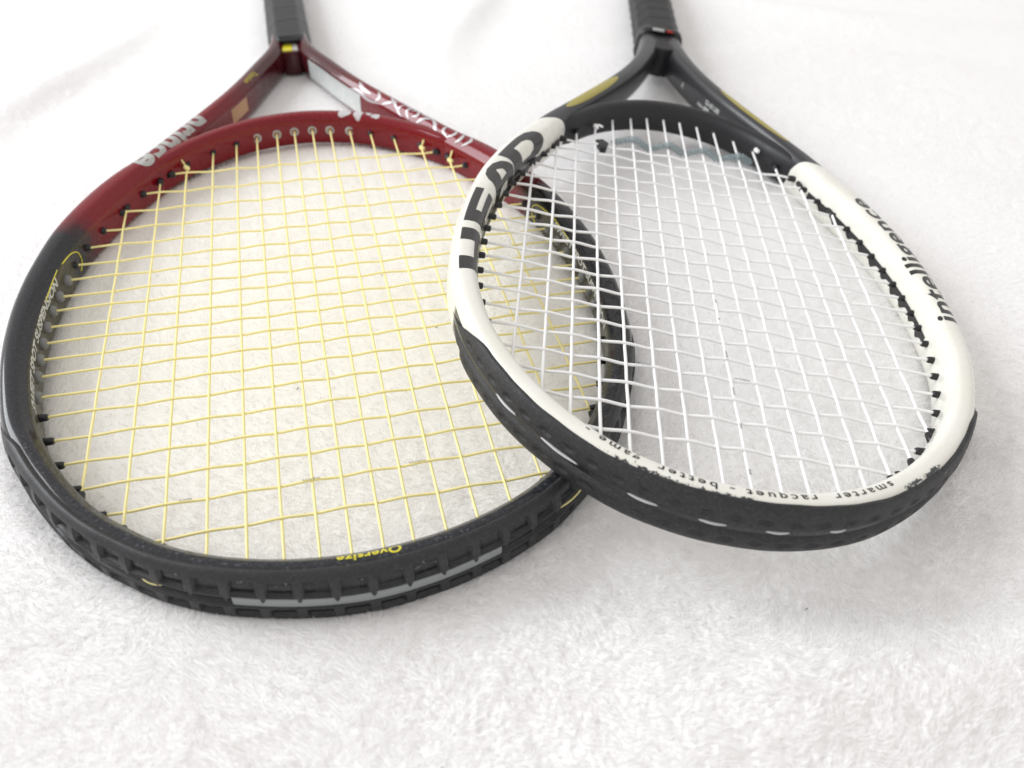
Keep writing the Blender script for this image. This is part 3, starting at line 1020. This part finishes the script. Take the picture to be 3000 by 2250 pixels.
# blotches of the same white script on the bridge
for sx, ln, qc, qh in ((-0.030, 0.0045, -0.0010, 0.0042), (-0.0405, 0.0032, -0.0015, 0.0048), (-0.0475, 0.0022, 0.0012, 0.0026), (-0.0530, 0.0030, -0.0008, 0.0030)):
    aa = np.linspace(0, 2 * math.pi, 18, endpoint=False)
    rr = 1 + 0.16 * np.sin(3 * aa + sx * 900)
    poly = [(ln * r_ * math.cos(t), qh * r_ * math.sin(t)) for t, r_ in zip(aa, rr)]
    V2, F2 = flat_mesh(polys=[poly], size=1.0, maxlen=0.0015)
    link("brush_stroke", make_mesh("brush_stroke", brP.surf(sx + V2[:, 0], qc + V2[:, 1], 0.00012), F2), M['print_white'], P_)

def wall_patch(name, tube, sa, sb, qa, qb, material, parent, off=0.00015, n=(14, 6)):
    S = np.linspace(sa, sb, n[0])
    Q = np.linspace(qa, qb, n[1])
    SS, QQ = np.meshgrid(S, Q, indexing='ij')
    P3 = tube.surf(SS.ravel(), QQ.ravel(), off)
    return link(name, make_mesh(name, P3, grid_faces(n[0], n[1])), material, parent)
wall_patch("sticker", tubeP, tubeP.s_at(0.236, 'L'), tubeP.s_at(0.216, 'L'), -0.0100, -0.0195, M['tan'], P_)
wall_patch("sticker", tubeP, tubeP.s_at(0.292, 'R'), tubeP.s_at(0.222, 'R'), -0.0080, -0.0230, M['foil'], P_, n=(24, 8))
# badge on the throat
for nm, x0, x1, mk in (("badge", -0.0062, 0.0012, 'print_yellow'), ("badge", 0.0014, 0.0052, 'print_silver')):
    rounded_block(nm, [(x0, 0.3230), (x0, 0.3036), (x1, 0.3036), (x1, 0.3230)], 0.0066, 0.0080, 0.0002, M[mk], P_)

def string_print(root, text, x0, y0, horizontal, size, z, material, sgn=-1):
    V, F = flat_mesh(text=text, size=size, maxlen=1.0)
    V = V - [0, size * 0.35]
    if horizontal:
        P3 = np.stack([x0 - V[:, 0], y0 - V[:, 1], np.full(len(V), z)], 1)
    else:
        P3 = np.stack([x0 - V[:, 1], y0 + V[:, 0], np.full(len(V), z)], 1)
    return link("string_print", make_mesh("string_print", P3, F), material, root)
string_print(P_, "PRINCE", -0.062, crossP[18], True, 0.0014, 0.00125, M['print_grey'])
string_print(P_, "DURAFLEX", -0.014, crossP[18], True, 0.0014, 0.00125, M['print_grey'])
string_print(P_, "DURAFLEX", 0.028, crossP[18], True, 0.0014, 0.00125, M['print_grey'])

# ================================================================== racket two: cream and black, leaning on the first one
H_m = Matrix(((0.942054, 0.315831, 0.113068, 0.178218), (-0.316657, 0.948476, -0.011055, -0.045083), (-0.110734, -0.025390, 0.993526, 0.026121), (0, 0, 0, 1)))
H_ = empty("tennis_racket", matrix=H_m)
H_["label"] = "cream and black tennis racket with white strings, propped on the rim of the red one"
H_["category"] = "racket"
H_["group"] = "tennis rackets laid on the blanket"

hoopH = Hoop([(0, -137.6), (15, -136.6), (28, -134), (48, -126), (60, -117.5), (70, -109.5), (83.2, -93.6), (92.3, -80), (98.8, -67.9), (103.4, -54.1), (107, -40.8),
              (109.2, -28.8), (110.2, -16), (110.6, -3.2), (110.6, 9.1), (110, 22.4), (108.3, 34), (106.2, 46.7), (103.6, 59.7),
              (100.3, 73.2), (96, 86.4), (91, 100.6), (84.6, 114.7), (76.5, 131), (65, 151), (53.5, 167.5), (42, 178.5), (28.5, 187), (17, 192), (0, 194.6)])
outH = [(0, -149.2), (15, -148.4), (28, -145.8), (45, -140), (60, -131.5), (75, -120), (89.5, -105.5), (101, -89), (110, -72), (117, -53), (121.5, -36), (124.0, -14), (124.8, 4),
        (124.3, 20), (122.6, 42), (120, 60), (116, 78), (110.5, 96), (104.5, 112), (97.5, 128), (86.5, 151), (76, 169), (62, 195), (48, 222), (38, 243), (29, 266), (23, 287), (19, 308), (17, 325), (16.5, 350)]
def wH(O):
    y = O[:, 1]
    arm = 0.0126 + 0.0046 * smoothstep(y, 0.275, 0.325)
    k_ = smoothstep(y, 0.132, 0.170)
    return np.minimum(to_contour(O, hoopH), 0.022) * (1 - k_) + arm * k_
def hH(y):
    return 0.0120 - 0.0006 * smoothstep(y, 0.18, 0.30)
tubeH = Tube(u_path(outH), wH, hH, n_in=3.1, n_out=2.7, n_low=3.6)
link("frame", tubeH.mesh("frame"), M['white'], H_)
brH = Tube(bridge_path(hoopH, 0.126, 0.0122), lambda O: 0.003 + 0.0092 * smoothstep(O[:, 1], 0.134, 0.160), lambda y: 0.006 + 0.0038 * smoothstep(y, 0.134, 0.160), n_in=2.8, n_out=2.3)
dark_bridge = rubber_material("satin_black_lacquer", (0.010, 0.0105, 0.0125), (0.016, 0.016, 0.019), 0.46, 0.05)
link("throat_bridge", brH.mesh("throat_bridge"), dark_bridge, H_)
rounded_block("throat_block", [(-0.0075, 0.35), (-0.0075, 0.302), (0.0, 0.300), (0.0075, 0.302), (0.0075, 0.35)], -0.0105, 0.0109, 0.0010, dark_bridge, H_)
grip(H_, 0.338, 0.532, 0.0172, 0.0150, M['grip_b'], 0.021, 0.0005, slant=-0.004)
# rubber collar and a scrap of red tape where the grip starts
cs = np.linspace(0, 2 * math.pi, 40, endpoint=False)
ring = np.stack([np.sign(np.cos(cs)) * np.abs(np.cos(cs)) ** 0.6 * 0.0180, 0.339 + 0.0012 * np.sin(cs * 2), np.sign(np.sin(cs)) * np.abs(np.sin(cs)) ** 0.6 * 0.0146], 1)
Vr = []
for k_, (dy, sc) in enumerate(((-0.007, 0.90), (-0.0065, 0.99), (-0.003, 1.03), (0.001, 1.03), (0.004, 1.0))):
    Vr.append(ring * [sc, 1, sc] + [0, dy, 0])
link("collar", make_mesh("collar", np.concatenate(Vr), grid_faces(5, 40, wrap=True, flip=False)), M['black_plastic'], H_)
rounded_block("tape", [(0.0030, 0.3310), (0.0080, 0.3310), (0.0076, 0.3322), (0.0032, 0.3322)], 0.0135, 0.0151, 0.0002, M['red_tape'], H_)
rounded_block("tape", [(-0.0080, 0.3302), (0.0010, 0.3302), (0.0010, 0.3322), (-0.0080, 0.3322)], 0.0135, 0.0151, 0.0002, M['print_pale'], H_)

mainsH = [s * v / 1000 for v in (5.5, 17.1, 28.2, 40.6, 52.2, 64.2, 76.1, 89.3) for s in (-1, 1)]
crossH = [v / 1000 for v in (139.8, 127.4, 114.7, 100.6, 86.4, 73.2, 59.9, 46.7, 34.0, 22.0, 9.1, -3.2, -16.0, -28.6, -41.0, -54.1, -67.5, -80.4, -93.8, -109.5)]
string_bed(H_, hoopH, mainsH, crossH, 0.00073, M['white_string'], phase=1)

def dispH(S, Q, Z):
    d = 0.0014 - 0.0019 * np.exp(-((Z + 0.0006) / 0.0020) ** 2)
    c = (((S / 0.0108) % 1.0) - 0.5) * 0.0108
    dim = np.exp(-((c / 0.0026) ** 2 + ((Z - 0.0052) / 0.0012) ** 2) ** 2)
    dim2 = np.exp(-((c / 0.0030) ** 2 + ((Z + 0.0058) / 0.0014) ** 2) ** 2)
    d = d - 0.0008 * dim - 0.0008 * dim2
    d = d + 0.00006 * np.sin(S * 190) * np.sin(S * 67 + 1)
    return d
sLH, sRH = tubeH.s_at(-0.046, 'L'), tubeH.s_at(-0.044, 'R')
def qtH(S):
    e = np.minimum(S - sLH, sRH - S)
    return 0.0150 - 0.0118 * smoothstep(e, 0.0, 0.045) + 0.00015 * np.sin(S * 300) * np.sin(S * 91) - 0.0014 * smoothstep(e, 0.10, 0.16)
def qbH(S):
    e = np.minimum(S - sLH, sRH - S)
    return 0.0165 + 0.0105 * smoothstep(e, 0.0, 0.04)
beam_guard("bumper_guard", tubeH, sLH, sRH, qtH, qbH, dispH, M['bumper_white'], H_)
def s_near(tube, x, y):
    return float(tube.s[np.argmin((tube.c[:, 0] - x) ** 2 + (tube.c[:, 1] - y) ** 2)])
for (x, y), ln in (((-.089, -.104), 0.010), ((-.067, -.124), 0.0135), ((-.036, -.139), 0.0085), ((-.011, -.146), 0.0075), ((.011, -.146), 0.0065), ((.035, -.141), 0.005)):
    sc = s_near(tubeH, x, y)
    u = np.linspace(-1, 1, 17)
    P3 = on_wall(tubeH, sc + 0.95 * ln * u, -0.0001, 0.0001 - 0.0014 * np.abs(u) ** 2.0)
    V, F = tube_along(P3, 0.00064, 8)
    link("string_loop", make_mesh("string_loop", V, F), M['grey_string'], H_)

for j, y in enumerate(crossH):
    X = hoopH.x_at(y)
    for s in (-1, 1):
        place_grommet("grommet", gm_long if j > 0 else gm_black, H_, (s * (X + 0.0002), y, 0.0), (-s, 0))
for x in mainsH:
    if abs(x) > 0.055:
        place_grommet("grommet", gm_long, H_, (x, hoopH.y_top(x) + 0.0002, 0.0), (0, -1))
    else:
        place_grommet("grommet", gm_black, H_, (x, hoopH.y_top(x) + 0.0012, 0.0), (0, -1))
    place_grommet("grommet", gm_long, H_, (x, hoopH.y_bot(x) - 0.0002, 0.0), (0, 1))
for side in ('L', 'R'):
    sa, sb = sorted((tubeH.s_at(0.128, side), tubeH.s_at(-0.012, side)))
    S1 = np.linspace(sa, sb, 150)
    yy = np.interp(S1, tubeH.s, tubeH.c[:, 1])
    near_c = np.min(np.abs(yy[:, None] - np.array(crossH)[None]), 1)
    depth = 0.0022 + 0.0030 * np.exp(-(near_c / 0.0030) ** 2) + 0.0006 * np.sin(S1 * 160)
    mid = np.array([np.interp(-1e-9, tubeH.z[k_][:24], tubeH.q[k_][:24]) for k_ in np.clip(np.round((S1 - tubeH.s[0]) / (tubeH.s[1] - tubeH.s[0])).astype(int), 0, len(tubeH.s) - 1)])
    QQ = mid[:, None] + 0.0006 - np.linspace(0, 1, 6)[None] * (depth[:, None] + 0.0006)
    P3 = tubeH.surf(np.repeat(S1, 6), QQ.ravel(), 0.0003)
    link("grommet_strip", make_mesh("grommet_strip", P3, grid_faces(150, 6)), M['black_plastic'], H_)
knot(H_, (-0.0522, 0.163, 0.0012), M['white_string'], 0.0016)
tail(H_, (-0.0522, 0.163, 0.002), (-0.0480, 0.1600, 0.0030), 0.00068, M['white_string'])
knot(H_, (0.0530, 0.1655, 0.0030), M['white_string'], 0.0016)
rounded_block("string_plug", [(-0.0525, 0.1445), (-0.0480, 0.1470), (-0.0440, 0.1430), (-0.0455, 0.1350), (-0.0490, 0.1345)], -0.0025, 0.0012, 0.0006, M['black_plastic'], H_)

# big letters on the shoulder
def letter_polys(ch):
    if ch == 'H':
        return [[(0, 0), (0, 1), (.29, 1), (.29, .63), (.68, .63), (.68, 1), (.97, 1), (.97, 0), (.68, 0), (.68, .37), (.29, .37), (.29, 0)]], .97
    if ch == 'E':
        return [[(0, 0), (0, 1), (.86, 1), (.86, .77), (.29, .77), (.29, .61), (.80, .61), (.80, .39), (.29, .39), (.29, .23), (.86, .23), (.86, 0)]], .86
    if ch == 'A':
        return [[(0, 0), (.26, .78), (.38, .94), (.55, 1), (.74, .95), (.88, .80), (1, .45), (1, 0), (.72, 0), (.72, .26), (.40, .26), (.31, 0)],
                [(.47, .45), (.72, .45), (.70, .62), (.60, .75), (.56, .72)]], 1.0
    return [[(0, 0), (0, 1), (.62, 1), (.80, .95), (.93, .80), (.98, .60), (.98, .40), (.93, .20), (.80, .05), (.62, 0)],
            [(.29, .24), (.56, .24), (.66, .33), (.69, .45), (.69, .58), (.64, .70), (.54, .76), (.29, .76)]], .98
letter_h = 0.0190
for ch, ya, yb in (('H', -0.034, 0.000), ('E', 0.0065, 0.0400), ('A', 0.0405, 0.0775), ('D', 0.0785, 0.1190)):
    polys, wch = letter_polys(ch)
    sa, sb = tubeH.s_at(ya, 'L'), tubeH.s_at(yb, 'L')
    L_ = abs(sb - sa)
    sc = [[(x / wch * L_, y * letter_h) for x, y in P1] for P1 in polys]
    VF = flat_mesh(polys=sc, size=1.0, maxlen=0.0015)
    wrap_print("maker_letter", tubeH, VF, sa, -0.0162, -1, M['print_black'], H_)
VF = flat_mesh(text="intelligence", size=0.0150, spacing=1.05, offset=0.00035)
VF[0][:, 0] *= 0.120 / VF[0][:, 0].max()
wrap_print("series_name", tubeH, VF, tubeH.s_at(-0.012, 'R'), 0.0046, +1, M['print_black'], H_)
VF = flat_mesh(text="smarter  racquet - better  game -", size=0.0046, spacing=1.35, offset=0.00006)
VF[0][:, 0] *= 0.131 / VF[0][:, 0].max()
wrap_print("slogan", tubeH, VF, s_near(tubeH, 0.058, -0.130), -0.0022, -1, M['print_black'], H_)
# gold ovals on the throat arms
for side, ya, yb in (('L', 0.160, 0.226), ('R', 0.236, 0.166)):
    sa, sb = tubeH.s_at(ya, side), tubeH.s_at(yb, side)
    L_ = sb - sa
    a = np.linspace(0, 2 * math.pi, 40, endpoint=False)
    poly = [(abs(L_) * (0.5 + 0.5 * math.copysign(abs(math.cos(t)) ** 0.75, math.cos(t))), 0.0037 * math.sin(t)) for t in a]
    V2, F2 = flat_mesh(polys=[poly], size=1.0, maxlen=0.0015)
    Pp = tubeH.surf(min(sa, sb) + V2[:, 0], (-0.0004 if side == 'L' else 0.0012) + V2[:, 1], 0.00012)
    link("oval_mark", make_mesh("oval_mark", Pp, F2), M['gold'], H_)
# small white print on the inside of the right arm
for k_, (tx, sz, q0) in enumerate((("52-62 LBS", 0.0042, -0.0150), ("S2", 0.0070, -0.0215), ("HEAD AUSTRIA", 0.0026, -0.0195))):
    VF = flat_mesh(text=tx, size=sz, offset=0.0001)
    wrap_print("small_print", tubeH, VF, tubeH.s_at((0.238, 0.238, 0.246)[k_], 'R') + (0, 0, 0)[k_], q0, -1, M['print_pale'], H_)
VF = flat_mesh(text="A", size=0.0060)
wrap_print("small_print", tubeH, VF, tubeH.s_at(0.272, 'R'), -0.0190, -1, M['print_pale'], H_)

string_print(H_, "SYNTHETIC", -0.030, crossH[16], True, 0.0016, 0.00135, M['print_grey'])
string_print(H_, "BABOLAT", 0.0135, crossH[16], True, 0.0016, 0.00135, M['print_black'])
string_print(H_, "OLAT", -0.083, crossH[9], True, 0.0014, 0.00135, M['print_black'])
for yb, tx in ((-0.123, "BAB"), (-0.098, "ETIC"), (-0.078, "SYNTH"), (-0.055, "BABOLAT"), (-0.026, "TIC"), (-0.012, "SYN")):
    string_print(H_, tx, 0.0055, yb, False, 0.0015, 0.0010, M['print_grey'])

# clear ribbed rubber damper threaded through the strings near the throat
W_ = empty("string_dampener", matrix=H_m @ Matrix.Translation((0.004, 0.153, 0)))
W_["label"] = "clear grey ribbed rubber dampener threaded between the white strings near the throat"
W_["category"] = "dampener"
n = 420
xs = np.linspace(-0.0455, 0.0455, n)
mk = np.array(sorted(mainsH)) - 0.004
zs = np.zeros(n)
for i, x in enumerate(sorted(mainsH)):
    zs += (0.0021 if i % 2 else -0.0021) * np.exp(-((xs - mk[i]) / 0.0042) ** 2)
r = 0.0020 + 0.00045 * np.sign(np.sin(xs * 2 * math.pi / 0.0017)) * np.abs(np.sin(xs * 2 * math.pi / 0.0017)) ** 0.5
r *= np.minimum(1, np.minimum(xs - xs[0], xs[-1] - xs) / 0.002 + 0.3)
V, F = tube_along(np.stack([xs, 0.0012 * np.sin(xs * 55), zs], 1), r, 10)
link("ribbed_strip", make_mesh("ribbed_strip", V, F), M['worm'], W_)

# ------------------------------------------------------------------ stray lint on the blanket
bm = bmesh.new()
for x, y in ((0.072, -0.262), (0.012, -0.232), (0.418, -0.002), (0.30, -0.17), (0.155, -0.205), (-0.09, -0.23), (0.29, -0.06), (-0.02, -0.05), (0.03, 0.03), (0.05, -0.02)):
    a = random.uniform(0, 6.28)
    l_ = random.uniform(0.0006, 0.0014)
    z = float(blanket_h(np.array(x), np.array(y))) + 0.0048
    d = Vector((math.cos(a), math.sin(a), 0.2)) * l_
    w = Vector((-math.sin(a), math.cos(a), 0)) * 0.00012
    u = Vector((0, 0, 0.0002))
    p = Vector((x, y, z))
    v = [bm.verts.new(p + e * d + f * w + g * u) for e in (-1, 1) for f in (-1, 1) for g in (0, 1)]
    for f in ((0, 1, 3, 2), (4, 6, 7, 5), (0, 4, 5, 1), (2, 3, 7, 6), (0, 2, 6, 4), (1, 5, 7, 3)):
        bm.faces.new([v[k_] for k_ in f])
me = bpy.data.meshes.new("lint")
bm.to_mesh(me)
bm.free()
lo = link("lint", me, M['lint'])
lo["kind"] = "stuff"
lo["label"] = "tiny dark specks of lint caught in the white fleece"
print("fibres", N_FIBRES, "objects", len(bpy.data.objects))
